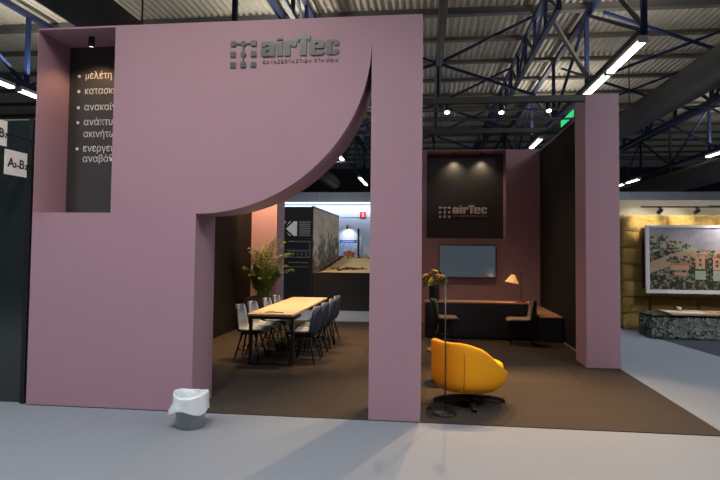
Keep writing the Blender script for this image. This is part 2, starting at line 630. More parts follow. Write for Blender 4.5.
abox('jamb', MAUVE, -0.6, RX0, BY, BB + 0.02, RZ0, BT, parent=wb)
abox('jamb', MAUVE, RX1, WR - 0.001, BY, BB + 0.02, RZ0, BT, parent=wb)
abox('lintel', MAUVE, RX0, RX1, BY, BB + 0.02, RZ1, BT, parent=wb)
abox('recess_back', BLACKP, RX0, RX1, BB - 0.01, BB + 0.02, RZ0, RZ1, parent=wb)
struct(MB().box(2.325, 2.804, 8.01, 8.555, 0, 4.035, bev=0.004).build('column_front', MAUVE), 'tall mauve square column at the open corner of the stand')
struct(MB().box(-3.93, -3.34, 11.445, 12.08, 0, 4.035, bev=0.004).build('column_rear', MAUVE), 'mauve square column behind the palm')
# beams over the stand
struct(abox('beam_front', DSTEEL, WL, 2.324, 8.02, 8.12, 3.94, 4.03), 'dark lighting beam between the side wall and the column')
struct(abox('beam_back', DSTEEL, WL - 0.1, 2.7, 10.25, 10.35, 3.961, 4.05), 'dark lighting beam over the counter')
struct(abox('beam_middle', DSTEEL, WL - 0.1, 2.7, 9.25, 9.28, 3.961, 3.99))


# ------------------------------------------------------------------ lettering
def logo(t, x, z, u, y, mt, tm, tagline):
    """emblem of linked squares and heavy slab lettering; x,z = foot of the letters' left end, u = x-height"""
    d = 0.012
    fr = lambda a, b: (x + a * u, y - d, z + b * u)
    bk = lambda a, b: (x + a * u, y, z + b * u)

    cnt = [0]

    def rect(m, x0, z0, x1, z1, c=0.06):
        cnt[0] += 1
        dd = d + 0.0005 * (cnt[0] % 9)
        fr = lambda a, b: (x + a * u, y - dd, z + b * u)
        c = min(c, (x1 - x0) / 2.2, (z1 - z0) / 2.2)
        p = [(x0 + c, z0), (x1 - c, z0), (x1, z0 + c), (x1, z1 - c), (x1 - c, z1), (x0 + c, z1), (x0, z1 - c), (x0, z0 + c)]
        m.prism(p, fr, bk)

    e = MB()
    for i in range(3):
        for j in range(3):
            cx, cz = -2.08 + 0.18 + i * 0.70, 0.92 - j * 0.71
            rnd = 0.11 if i == 1 and j < 2 else 0.04 if j == 0 else 0.01
            rect(e, cx - 0.18, cz - 0.18, cx + 0.18, cz + 0.18, rnd)
    rect(e, -1.76, 0.87, -0.62, 0.97, 0.01)
    rect(e, -1.25, -0.40, -1.15, 0.80, 0.01)
    e.build('emblem_logo', mt, t)
    L = MB()
    # a
    for q in ((0.08, .74, .84, 1.0), (.55, 0, .95, .88), (0, .08, .38, .54), (.08, .40, .62, .58), (.08, 0, .62, .19), (0, .62, .34, .84)):
        rect(L, *q)
    # i
    for q in ((1.08, 0, 1.46, .84), (1.02, .80, 1.46, 1.0), (1.08, 1.10, 1.46, 1.24)):
        rect(L, *q, 0.03)
    # r
    for q in ((1.58, 0, 1.98, .90), (1.52, .82, 1.98, 1.0), (1.9, .74, 2.36, 1.0), (2.04, .62, 2.40, .92)):
        rect(L, *q, 0.05)
    # T
    for q in ((2.42, 1.06, 3.32, 1.32), (2.42, .94, 2.56, 1.2), (3.18, .94, 3.32, 1.2), (2.66, 0, 3.08, 1.2)):
        rect(L, *q, 0.02)
    # e
    for q in ((3.26, .10, 3.66, .90), (3.34, .80, 4.18, 1.0), (3.86, .44, 4.26, .92), (3.5, .44, 4.2, .57), (3.34, 0, 4.18, .20), (3.86, .08, 4.26, .30)):
        rect(L, *q)
    # c
    for q in ((4.36, .10, 4.76, .90), (4.44, .80, 5.14, 1.0), (4.90, .60, 5.24, .92), (4.44, 0, 5.14, .20), (4.90, .08, 5.24, .38)):
        rect(L, *q)
    L.build('lettering', mt, t)
    o = text_obj('tagline_lettering', tagline, u * 0.30, tm, front(x + 0.02, y - 0.004, z - 0.46 * u), t, depth=0.006, spacing=1.3)
    w = max(v.co.x for v in o.data.vertices) - x
    s = (5.22 * u) / w
    for v in o.data.vertices:
        v.co.x = x + (v.co.x - x) * s


t = thing('logo_sign', (0, 0, 0), 'dark metallic emblem and lettering on the pink front wall', 'logo')
logo(t, -1.738, 3.706, 0.158, FY, LETTERM, TAGM, 'ΚΑΤΑΣΚΕΥΑΣΤΙΚΗ ΕΤΑΙΡΕΙΑ')
t = thing('logo_sign', (0, 0, 0), 'pale emblem and lettering in the dark recess above the screen', 'logo')
logo(t, 0.600, 2.545, 0.153, BB - 0.01, LETTERW, LETTERW, 'ΚΑΤΑΣΚΕΥΑΣΤΙΚΗ ΕΤΑΙΡΕΙΑ')

t = thing('list_lettering', (0, 0, 0), 'pale Greek bullet list on the dark niche of the pink wall', 'lettering')
for z, s, b in ((3.697, 'μελέτη', 1), (3.513, 'κατασκευή', 1), (3.318, 'ανακαίνιση', 1), (3.140, 'ανάπτυξη', 1), (2.997, 'ακινήτων', 0),
                (2.825, 'ενεργειακή', 1), (2.701, 'αναβάθμιση', 0)):
    o = text_obj('line_lettering', s, 0.122, LETTERW, front(-4.064, FB + 0.001, z), t, depth=0.006, spacing=1.0, offset=-0.001)
    for v in o.data.vertices:
        v.co.x = -4.064 + (v.co.x + 4.064) * 0.86
    if b:
        m = MB()
        m.prism([(-4.135 + 0.019 * cos(k * pi / 8), z + 0.033 + 0.019 * sin(k * pi / 8)) for k in range(16)],
                lambda a, c: (a, FB - 0.004, c), lambda a, c: (a, FB + 0.001, c))
        m.build('bullet_mark', LETTERW, t)


# ------------------------------------------------------------------ spotlights
def spot_fixture(name, loc, aim, label, group, watts, size=62, lens=LENS, col=WARM, hang=0.0, blend=0.6, rad=0.04, k=1.0):
    """small cylinder head on a stem; loc = centre of the head, hang = length of the stem up to its carrier"""
    t = thing(name, loc, label, 'spotlight', group)
    d = (Vector(aim) - Vector(loc)).normalized()
    q = Vector((0, 0, -1)).rotation_difference(d).to_matrix().to_4x4()
    m = MB()
    b2 = MB()
    b2.lathe([(0.02, 0.075), (0.042, 0.07), (0.045, 0.05), (0.045, -0.07), (0.040, -0.072), (0.036, -0.06)], 18, cap1=False)
    q = q @ Matrix.Diagonal((k, k, k, 1))
    m.merge(b2.bm, q)
    head = m.build('lamp_head', BLACK, t)
    m = MB()
    b2 = MB()
    b2.lathe([(0.037, -0.066), (0.03, -0.070), (0.001, -0.072)], 18, cap0=True)
    m.merge(b2.bm, q)
    m.build('lens', lens, head)
    if hang:
        m = MB()
        m.lathe([(0.012, 0.02), (0.012, hang - 0.02), (0.03, hang - 0.019), (0.03, hang)], 12)
        m.build('bracket', BLACK, t)
    if watts:
        l = bpy.data.lights.new('spot_light', 'SPOT')
        l.energy = watts
        l.color = col
        l.spot_size = radians(size)
        l.spot_blend = blend
        l.shadow_soft_size = rad
        o = bpy.data.objects.new('spot_light', l)
        COL.objects.link(o)
        o.parent = t
        o.location = d * 0.085
        o.rotation_euler = Vector((0, 0, -1)).rotation_difference(d).to_euler()
    return t


G = 'spotlights on the stand beams'
B1, B2 = 3.94, 3.961
spot_fixture('track_spotlight', (0.298, 8.07, 3.86), (0.25, 5.7, 0), 'first lit spotlight on the beam, beside the edge of the pink pier', G, SPOT_W * 2.4, hang=B1 - 3.86)
spot_fixture('track_spotlight', (1.114, 8.07, 3.84), (0.9, 5.8, 0), 'middle one of three lit spotlights on the beam', G, SPOT_W * 2.4, hang=B1 - 3.84)
spot_fixture('track_spotlight', (1.81, 8.07, 3.86), (1.8, 6.0, 0), 'lit spotlight on the beam closest to the mauve column', G, SPOT_W * 2.0, hang=B1 - 3.86)
spot_fixture('track_spotlight', (0.13, 10.3, 3.87), (0.25, 9.9, 0), 'dark spotlight on the rear beam beside the pink pier', G, SPOT_W * 0.5, size=105, blend=0.9, hang=B2 - 3.87, lens=LENSDARK)
spot_fixture('track_spotlight', (1.017, 10.3, 3.87), (1.5, 9.9, 0), 'dark spotlight on the rear beam above the dark recess', G, SPOT_W * 0.5, size=105, blend=0.9, hang=B2 - 3.87, lens=LENSDARK)
HG = 'spotlights over the dining table'
for x, y, z, aim, w, s in ((-3.1, 8.07, 3.84, (-3.0, 9.2, 0), 1.0, 62), (-2.0, 8.07, 3.84, (-2.2, 8.7, 0.7), 1.0, 66),
                           (-1.1, 8.07, 3.84, (-1.5, 8.9, 0), 1.0, 62), (-2.2, 10.3, 3.86, (-2.2, 9.6, 0.7), 1.0, 75),
                           (-3.4, 10.3, 3.86, (-3.62, 11.44, 2.2), 1.3, 70)):
    spot_fixture('track_spotlight', (x, y, z), aim, 'black spotlight on a beam over the dining table', HG, SPOT_W * w * 1.25, size=s,
                 hang=(B1 if y < 9 else B2) - z)
NG = 'niche spotlights'
spot_fixture('niche_spotlight', (-3.80, 5.50, 4.025), (-3.95, 5.66, 3.1), 'black cylinder spotlight under the top of the niche with the bullet list', NG, 11, size=120, hang=0.055, k=0.75, lens=LENSOFF)
spot_fixture('niche_spotlight', (0.63, 12.36, 3.90), (0.63, 12.50, 3.1), 'one of two cylinder spotlights in the dark recess, above its emblem', NG, 17, size=125, blend=1.0, hang=0.055, k=0.75, lens=LENSOFF, col=(1, 0.74, 0.48))
spot_fixture('niche_spotlight', (1.26, 12.36, 3.90), (1.26, 12.50, 3.1), 'one of two cylinder spotlights in the dark recess, above its lettering', NG, 17, size=125, blend=1.0, hang=0.055, k=0.75, lens=LENSOFF, col=(1, 0.74, 0.48))


# ------------------------------------------------------------------ dining table
t = thing('dining_table', (0, 0, 0.008), 'long narrow oak topped table on black frame legs inside the doorway', 'table')
TX0, TX1, TY0, TY1 = -2.575, -1.90, 7.36, 10.0
MB().box(TX0, TX1, TY0, TY1, 0.715, 0.745, bev=0.004).build('tabletop', OAK, t)
for y in (7.49, 9.88):
    m = MB()
    m.box(TX0 + 0.005, TX0 + 0.045, y - 0.03, y + 0.03, 0.0, 0.715)
    m.build('leg', BLACK, t)
    m = MB()
    m.box(TX1 - 0.045, TX1 - 0.005, y - 0.03, y + 0.03, 0.0, 0.715)
    m.build('leg', BLACK, t)
    MB().box(TX0 + 0.045, TX1 - 0.045, y - 0.03, y + 0.03, 0.0, 0.03).build('floor_bar', BLACK, t)
    MB().box(TX0 + 0.045, TX1 - 0.045, y - 0.025, y + 0.025, 0.66, 0.715).build('crossbar', BLACK, t)
MB().box(-2.26, -2.21, 7.515, 9.855, 0.66, 0.712).build('under_rail', BLACK, t)
m = MB()
m.prism([(-2.37, 7.56), (-2.10, 7.54), (-2.10, 7.64), (-2.24, 7.64), (-2.26, 7.72), (-2.34, 7.70)], lambda x, y: (x, y, 0.75), lambda x, y: (x, y, 0.744))
o = m.build('cable_flap', mat('brown_flap', (0.10, 0.06, 0.04), 0.5), t)
tag(o, 'dark brown cable flap')


# ------------------------------------------------------------------ shell chairs
def shell_surface(off):
    """seat and back of one moulded shell; local +X is the front; off pushes the skin outwards"""
    prof = [(0.235, 0.425, 0.19), (0.225, 0.448, 0.205), (0.18, 0.455, 0.215), (0.10, 0.447, 0.222), (0.0, 0.440, 0.225), (-0.09, 0.440, 0.225),
            (-0.155, 0.458, 0.225), (-0.182, 0.505, 0.220), (-0.192, 0.57, 0.214), (-0.200, 0.65, 0.202), (-0.208, 0.72, 0.185), (-0.215, 0.78, 0.158),
            (-0.220, 0.825, 0.118), (-0.222, 0.845, 0.06)]
    rows = []
    n = len(prof)
    for i, (px, pz, w) in enumerate(prof):
        a = prof[max(i - 1, 0)]
        b = prof[min(i + 1, n - 1)]
        tx, tz = b[0] - a[0], b[1] - a[1]
        L = math.hypot(tx, tz)
        nx, nz = tz / L, -tx / L       # towards the sitter: forward on the back, up on the seat
        row = []
        for k in range(11):
            u = -1 + 2 * k / 10
            lift = 0.05 * abs(u) ** 2.6 * (0.5 + 0.8 * min(1, i / 7))
            row.append((px + nx * (lift - off), u * w, pz + nz * (lift - off)))
        rows.append(row)
    return rows


def shell_mesh(o0, o1):
    m = MB()
    A = shell_surface(o0)
    B = shell_surface(o1)
    va = m.grid(A)
    vb = m.grid(B)
    nr, nc = len(A), len(A[0])
    for i in range(nr - 1):
        for k in (0, nc - 1):
            m.face([va[i][k], va[i + 1][k], vb[i + 1][k], vb[i][k]], True)
    for i in (0, nr - 1):
        for k in range(nc - 1):
            m.face([va[i][k], va[i][k + 1], vb[i][k + 1], vb[i][k]], True)
    return m


def make_chair(name, pad, shell, legm, label, group, metal=False):
    t = thing(name, (0, 0, 0), label, 'chair', group)
    sh = shell_mesh(0.008, 0.030).build('shell', shell, t)
    shell_mesh(-0.006, 0.008).build('upholstery', pad, sh)
    feet = [(sx, sy) for sx in (-1, 1) for sy in (-1, 1)]
    r0, r1 = (0.008, 0.007) if metal else (0.016, 0.011)
    for sx, sy in feet:
        m = MB()
        m.tube([(0.0 + sx * 0.10, sy * 0.10, 0.425), (sx * 0.195, sy * 0.20, 0.0)], [r0, r1], 8)
        m.build('leg', legm, t)
    f = 0.42
    pt = lambda sx, sy: (sx * (0.10 + 0.095 * (1 - f)), sy * (0.10 + 0.10 * (1 - f)), 0.425 * f)
    ring = [pt(-1, -1), pt(1, -1), pt(1, 1), pt(-1, 1)]
    for i in range(4):
        MB().tube([ring[i], ring[(i + 1) % 4]], 0.007, 6).build('stretcher', legm, t)
    m = MB()
    m.box(-0.13, 0.13, -0.13, 0.13, 0.402, 0.416)
    m.build('seat_mount', legm, t)
    return t


CG = 'grey shell chairs round the dining table'
ordn = ['first', 'second', 'third', 'fourth']
ch0 = make_chair('shell_chair', PADG, NAVY, BLACK, '', CG)
ch0.scale = (1, 1, 0.98)
first = True
for side_i, (x, rz, txt) in enumerate(((-2.68, 0, 'on the dark wall side'), (-1.80, pi, 'on the open carpet side'))):
    ys = ((7.80, 8.27, 8.86, 9.42), (7.79, 8.34, 8.94, 9.52))[side_i]
    dx = ((0.03, 0.06, 0.11, 0.12), (0, 0, 0, 0))[side_i]
    for k, y in enumerate(ys):
        c = ch0 if first else copy_tree(ch0)
        first = False
        c.location = (x + dx[k] + random.uniform(-.01, .01), y, 0.008)
        c.rotation_euler = (0, 0, rz + random.uniform(-.06, .06))
        c['label'] = 'grey and navy shell chair %s, %s from the doorway' % (txt, ordn[k])

KG = 'black chairs at the low counter'
cb = make_chair('counter_chair', PADB, BLACKPL, BLACK, 'black chair at the counter below the flower vase', KG, True)
cb.location = (0.33, 9.83, 0.008)
cb.scale = (1.05, 1, 0.93)
cb.rotation_euler = (0, 0, radians(6))
c2 = copy_tree(cb)
c2['label'] = 'black chair at the counter below the glowing desk lamp'
c2.location = (1.72, 9.81, 0.008)
c2.rotation_euler = (0, 0, radians(176))

# ------------------------------------------------------------------ counter, bench, screen
t = thing('counter', (0, 0, 0.008), 'long blue black counter with a thin wooden top under the screen', 'counter')
MB().box(-0.03, 2.06, 10.17, 10.50, 0.04, 0.675).build('body', NAVYC, t)
MB().box(-0.045, 2.07, 10.15, 10.52, 0.675, 0.700, bev=0.003).build('worktop', OAKD, t)
MB().box(0.01, 2.02, 10.21, 10.46, 0.0, 0.04).build('plinth', BLACK, t)
t = thing('low_bench', (0, 0, 0.008), 'low dark bench with wooden top in the corner by the dark wall', 'bench')
MB().box(2.10, 2.505, 10.06, 12.06, 0.0, 0.445).build('body', NAVYC, t)
MB().box(2.09, 2.51, 10.04, 12.06, 0.445, 0.465, bev=0.003).build('bench_top', OAKD, t)

t = thing('television', (0, 0, 0), 'flat black television hanging on the mauve back wall', 'television')
MB().box(0.275, 1.541, 11.97, 12.02, 1.064, 1.800, bev=0.006).build('casing', BLACKPL, t)
MB().box(0.290, 1.526, 11.966, 11.972, 1.092, 1.786).build('screen', SCREEN, t)
MB().box(0.295, 1.52, 11.964, 11.972, 1.068, 1.082).build('lower_edge', STEEL, t)
MB().box(0.65, 1.15, 12.02, BY, 1.25, 1.6).build('wall_bracket', BLACK, t)

# desk lamp
t = thing('desk_lamp', (1.80, 10.32, 0.708), 'black desk lamp with a glowing pleated cloth shade on the counter', 'lamp')
MB().lathe([(0.10, 0), (0.105, 0.006), (0.10, 0.014), (0.02, 0.02)], 28).build('base', BLACK, t)
MB().tube([(0, 0, 0.015), (0, 0, 0.56)], 0.007, 8).build('stem', BLACK, t)
m = MB()
m.tube([(0.03, 0, 0.545), (-0.02, 0, 0.545), (-0.10, 0, 0.555), (-0.17, 0, 0.55), (-0.175, 0, 0.515)], 0.006, 8)
m.build('arm', BLACK, t)
MB().lathe([(0.016, 0.53), (0.018, 0.545), (0.016, 0.565)], 10).build('joint', BLACK, t)
m = MB()
n = 40
rings = []
ax = Matrix.Translation((-0.165, 0, 0.43)) @ Matrix.Rotation(radians(10), 4, 'Y')
for r, z in ((0.028, 0.095), (0.075, 0.02), (0.125, -0.06)):
    rings.append([ax @ Vector(((r + 0.005 * (k % 2)) * cos(2 * pi * k / n), (r + 0.005 * (k % 2)) * sin(2 * pi * k / n), z)) for k in range(n)])
rings2 = [[ax @ ((ax.inverted() @ v) * 0.97) for v in r] for r in reversed(rings)]
m.grid(rings + rings2 + [rings[0]], smooth=False, wrap=True)
m.build('shade', SHADE, t)
m = MB()
b2 = bmesh.new()
bmesh.ops.create_uvsphere(b2, u_segments=12, v_segments=8, radius=0.025)
m.merge(b2, Matrix.Translation((-0.165, 0, 0.45)), True)
m.build('bulb', mat('bulb', (1, 1, 1), 0.4, emit=(1, 0.7, 0.4), es=10), t)
l = bpy.data.lights.new('lamp_light', 'POINT')
l.energy = 2.5
l.color = (1, 0.62, 0.32)
l.shadow_soft_size = 0.03
o = bpy.data.objects.new('lamp_light', l)
COL.objects.link(o)
o.parent = t
o.location = (-0.168, 0, 0.38)

m = MB()
m.box(0, 0.21, 0, 0.15, 0, 0.004)
o = m.build('brochure', REDP)
tag(o, 'red brochure lying on the counter beside the lamp base', 'brochure', 'brochures on the counter')
o.location = (1.74, 10.165, 0.708)
o.scale = (0.9, 0.7, 1)
o = MB().box(0, 0.16, 0, 0.21, 0, 0.004).build('brochure', PAPER)
tag(o, 'white brochure at the end of the counter', 'brochure', 'brochures on the counter')
o.location = (1.94, 10.18, 0.708)
o.scale = (0.7, 0.9, 1)

# vase and bouquet
t = thing('vase', (0.15, 10.33, 0.708), 'tall black ribbed vase on the counter', 'vase')
m = MB()
n = 32
prof = [(0.001, 0.004), (0.085, 0.0), (0.10, 0.03), (0.105, 0.10), (0.098, 0.2), (0.10, 0.26), (0.104, 0.29), (0.094, 0.29), (0.09, 0.2), (0.09, 0.06), (0.001, 0.05)]
m.grid([[((r + 0.003 * (k % 2)) * cos(2 * pi * k / n), (r + 0.003 * (k % 2)) * sin(2 * pi * k / n), z) for k in range(n)] for r, z in prof], wrap=True)
m.build('vase_body', BLACKPL, t)
t = thing('flower_bouquet', (0.16, 10.33, 0.765), 'bouquet of cream, peach and yellow flowers in the black vase', 'bouquet')


def blossom(r):
    m = MB()
    for ring, (nn, tilt, rr) in enumerate(((6, 0.35, 1.0), (5, 0.8, 0.8), (4, 1.2, 0.5))):
        for k in range(nn):
            a = 2 * pi * k / nn + ring * 0.5
            d = Vector((cos(a), sin(a), 0))
            s = Vector((-sin(a), cos(a), 0))
            up = Vector((0, 0, 1))
            tip = d * r * rr * cos(tilt) + up * r * rr * sin(tilt)
            mid = tip * 0.6 - up * 0.1 * r
            v = [m.bm.verts.new(p) for p in (Vector((0, 0, 0)), mid + s * r * .38, tip + s * r * .2, tip - s * r * .2, mid - s * r * .38)]
            m.face(v, True)
    return m


protos = {}
for k in range(46):
    th = random.uniform(0, 2 * pi)
    ph = math.acos(random.uniform(-0.15, 1))
    rad = random.uniform(0.75, 1.0)
    p = Vector((0.25 * rad * sin(ph) * cos(th), 0.20 * rad * sin(ph) * sin(th), 0.30 + 0.22 * rad * cos(ph)))
    MB().tube([(p.x * 0.15, p.y * 0.15, 0.0), (p.x * 0.3, p.y * 0.3, 0.22), p], 0.003, 5).build('stem', STEMM, t)
    mi = random.choice((0, 0, 1, 1, 2, 2, 3, 4))
    if p.x > 0.12 and random.random() < 0.5:
        mi = 3
    if mi not in protos:
        protos[mi] = blossom(0.05).build('flower', FLOWERS[mi], t)
        f = protos[mi]
    else:
        f = protos[mi].copy()
        COL.objects.link(f)
    f.location = p
    f.rotation_euler = Vector((0, 0, 1)).rotation_difference((p - Vector((0, 0, 0.2))).normalized()).to_euler()
    s = random.uniform(0.7, 1.25)
    f.scale = (s, s, s)
m = MB()
for k in range(95):
    th = random.uniform(0, 2 * pi)
    ph = math.acos(random.uniform(-0.3, 1))
    d = Vector((sin(ph) * cos(th), sin(ph) * sin(th), cos(ph)))
    p = Vector((0, 0, 0.27)) + Vector((d.x * 0.20, d.y * 0.18, d.z * 0.2)) * random.uniform(0.5, 1)
    s = d.cross(Vector((random.random(), random.random(), 0.3))).normalized() * 0.018
    q = d * random.uniform(0.05, 0.10)
    m.face([m.bm.verts.new(v) for v in (p, p + q * .5 + s, p + q, p + q * .5 - s)])
m.build('foliage', LEAF2, t)

# ------------------------------------------------------------------ armchair, floor lamp, side table
t = thing('lounge_chair', (0.48, 6.03, 0.008), 'orange upholstered tub lounge chair on a black four pronged swivel base', 'chair')
t.rotation_euler = (0, 0, radians(45))
t.scale = (0.97, 0.97, 0.985)


def hz(x):
    P = [(-0.46, 0.70), (-0.40, 0.715), (-0.33, 0.70), (-0.2, 0.65), (-0.1, 0.585), (0.0, 0.51), (0.10, 0.445), (0.2, 0.39), (0.33, 0.34), (0.46, 0.315)]
    for (a, b), (c, d) in zip(P, P[1:]):
        if x <= c:
            return b + (d - b) * max(0, (x - a)) / (c - a)
    return P[-1][1]


def outl(k, n, sx=1.0, sy=1.0):
    a = 2 * pi * k / n
    ex = 2 / 2.35
    c, s = cos(a), sin(a)
    return (0.43 * sx * math.copysign(abs(c) ** ex, c), 0.40 * sy * math.copysign(abs(s) ** ex, s))


N = 72
rows = []
for f, z in ((0.02, 0.15), (0.35, 0.15), (0.62, 0.158), (0.80, 0.178), (0.90, 0.21), (0.955, 0.25), (0.985, 0.30)):
    rows.append([(*outl(k, N, f, f), z + 0.03 * max(0, outl(k, N)[0])) for k in range(N)])
for q in (0.15, 0.4, 0.65, 0.85, 0.95):
    r = []
    for k in range(N):
        x, y = outl(k, N)
        fl = 0.99 + 0.015 * min(1, q * 1.5)
        r.append((x * fl, y * fl, 0.30 + 0.015 + (hz(x) - 0.315) * q))
    rows.append(r)
for d, dz in ((0.985, 0.0), (0.94, 0.012), (0.88, 0.008), (0.84, -0.03)):
    rows.append([(outl(k, N)[0] * d, outl(k, N)[1] * d, hz(outl(k, N)[0]) + dz) for k in range(N)])
rows.append([(outl(k, N)[0] * 0.80, outl(k, N)[1] * 0.80, max(0.30, hz(outl(k, N)[0]) - 0.2)) for k in range(N)])
rows.append([(outl(k, N)[0] * 0.76, outl(k, N)[1] * 0.76, 0.29) for k in range(N)])
rows.append([(outl(k, N)[0] * 0.02, outl(k, N)[1] * 0.02, 0.28) for k in range(N)])
m = MB()
m.grid(rows, wrap=True)
m.build('shell', ORANGE, t)
# seat cushion
rows = []
for f, z in ((0.02, 0.29), (0.70, 0.29), (0.76, 0.31), (0.785, 0.345), (0.785, 0.385), (0.765, 0.415), (0.70, 0.435), (0.4, 0.448), (0.02, 0.452)):
    rows.append([(outl(k, N)[0] * f + 0.085 * min(1, f * 1.4), outl(k, N)[1] * f * 0.98, z + 0.012) for k in range(N)])
m = MB()
m.grid(rows, wrap=True)
m.build('seat_cushion', ORANGE, t)
for sy in (-1, 1):
    m = MB()
    x = -0.365
    c = (x / 0.43)
    yy = 0.40 * (1 - abs(c) ** 2.35) ** (1 / 2.35)
    pts = [(x, sy * yy * 0.957, 0.25), (x, sy * yy * 0.99, 0.305), (x, sy * yy * 1.006, 0.42), (x, sy * yy * 1.006, 0.55), (x, sy * yy * 0.995, 0.625)]
    m.tube(pts, 0.005, 6)
    m.build('side_seam', ORANGED, t)
MB().lathe([(0.07, 0.055), (0.06, 0.075), (0.035, 0.09), (0.035, 0.135), (0.10, 0.145), (0.10, 0.155)], 20).build('pedestal', BLACK, t)
for k in range(4):
    a = radians(4 - 45 + 90 * k)
    m = MB()
    d = Vector((cos(a), sin(a), 0))
    s = Vector((-sin(a), cos(a), 0))
    sec = [(0.03, 0.026, 0.085, 0.05), (0.2, 0.028, 0.078, 0.042), (0.34, 0.03, 0.060, 0.022), (0.39, 0.028, 0.046, 0.002), (0.41, 0.022, 0.03, 0.0)]
    m.grid([[d * r - s * w + Vector((0, 0, zb)), d * r + s * w + Vector((0, 0, zb)), d * r + s * w * .8 + Vector((0, 0, zt)), d * r - s * w * .8 + Vector((0, 0, zt))] for r, w, zt, zb in sec], wrap=True, smooth=False)
    m.build('base_prong', BLACK, t)

t = thing('floor_lamp', (0.198, 5.56, 0.008), 'slim black pole lamp on a round foot in front of the orange chair', 'lamp')
MB().lathe([(0.115, 0), (0.12, 0.006), (0.115, 0.016), (0.02, 0.02), (0.012, 0.04)], 30).build('base', BLACK, t)
MB().tube([(0, 0, 0.02), (0, 0, 1.41)], 0.0068, 8).build('pole', mat('gunmetal', (0.10, 0.10, 0.105), 0.35, metal=0.7), t)
MB().tube([(0.0, 0, 1.415), (-0.015, 0.02, 1.39), (-0.03, 0.08, 1.365)], [0.012, 0.02, 0.024], 10).build('lamp_head', BLACK, t)
m = MB()
pts = []
for k in range(70):
    u = k / 69
    a = u * 4.6 * pi
    pts.append((-0.06 - 0.30 * u + 0.07 * cos(a) * (1 - u * .4), 0.05 + 0.35 * u + 0.07 * sin(a), 0.008 + 0.012 * (1 + sin(a * 1.7)) + (0.12 * math.exp(-((u - 0.75) / 0.12) ** 2))))
m.tube(pts, 0.005, 6)
m.build('cord', BLACK, t)

t = thing('side_table', (0.21, 6.9, 0.008), 'small round dark side table half hidden behind the orange chair', 'table')
MB().lathe([(0.14, 0.375), (0.20, 0.385), (0.205, 0.40), (0.20, 0.412)], 30).build('table_top', mat('side_table_top', (0.055, 0.042, 0.033), 0.4), t)
MB().lathe([(0.15, 0), (0.15, 0.012), (0.03, 0.02), (0.03, 0.30), (0.10, 0.375)], 26).build('pedestal', BLACK, t)

# ------------------------------------------------------------------ palm
t = thing('potted_palm', (-3.46, 10.88, 0.008), 'bushy green palm in a dark square planter before the mauve column', 'plant')
m = MB()
m.box(-0.32, 0.32, -0.26, 0.26, 0.0, 0.64, bev=0.01)
m.build('planter', PLANTER, t)
MB().box(-0.29, 0.29, -0.23, 0.23, 0.638, 0.646).build('soil', SOIL, t)
for k in range(42):
    az = 2 * pi * k / 42 * 5.0 + random.uniform(-.3, .3)
    el = radians(random.uniform(56, 89))
    L = random.uniform(0.9, 1.5) * (1.05 if el > 1.25 else 0.75)
    b = Vector((random.uniform(-.12, .12), random.uniform(-.1, .1), 0.64))
    d = Vector((cos(az), sin(az) * 0.75, 0))
    if d.x < 0:
        d.x *= 0.33
    else:
        d.x *= 0.8
    if d.y > 0:
        d.y *= 0.6
    pts = []
    ang = el
    p = b.copy()
    n = 16
    for i in range(n + 1):
        pts.append(p.copy())
        p = p + (d * cos(ang) + Vector((0, 0, 1)) * sin(ang)) * (L / n)
        ang -= radians(random.uniform(3.5, 6.0)) * (i / n) * 1.8
    m = MB()
    m.tube(pts, [0.008 - 0.006 * i / n for i in range(n + 1)], 5)
    sd = d.cross(Vector((0, 0, 1))).normalized()
    for i in range(4, n + 1):
        for s_ in (-1, 1):
            for h in (0, 0.33, 0.66):
                f = i / n
                ll = 0.19 * (1 - 0.55 * abs(f - 0.55) * 2) * random.uniform(0.8, 1.15)
                tg = (pts[i] - pts[i - 1]).normalized()
                q0 = pts[i - 1].lerp(pts[i], h)
                dr = (sd * s_ * 0.75 + tg * 0.8 + Vector((0, 0, random.uniform(-.35, .1)))).normalized()
                q1 = q0 + dr * ll * 0.55
                q2 = q0 + dr * ll + Vector((0, 0, -0.05))
                wv = tg.cross(dr).cross(dr).normalized() * 0.007
                v = [m.bm.verts.new(x) for x in (q0, q1 + wv, q2, q1 - wv)]
                m.face(v)
    m.build('frond', LEAF, t, fix=False)

# wall socket by the dark wall
t = thing('wall_socket', (WL, 10.72, 0.10), 'small bright white socket low on the dark side wall', 'socket')
MB().box(0, 0.012, -0.05, 0.05, -0.04, 0.04, bev=0.003).build('plate', WHITEM, t)
MB().lathe([(0.018, 0), (0.02, 0.002)], 12).build('outlet_hole', DSTEEL, t).matrix_local = Matrix.Translation((0.012, 0, 0)) @ Matrix.Rotation(pi / 2, 4, 'Y')

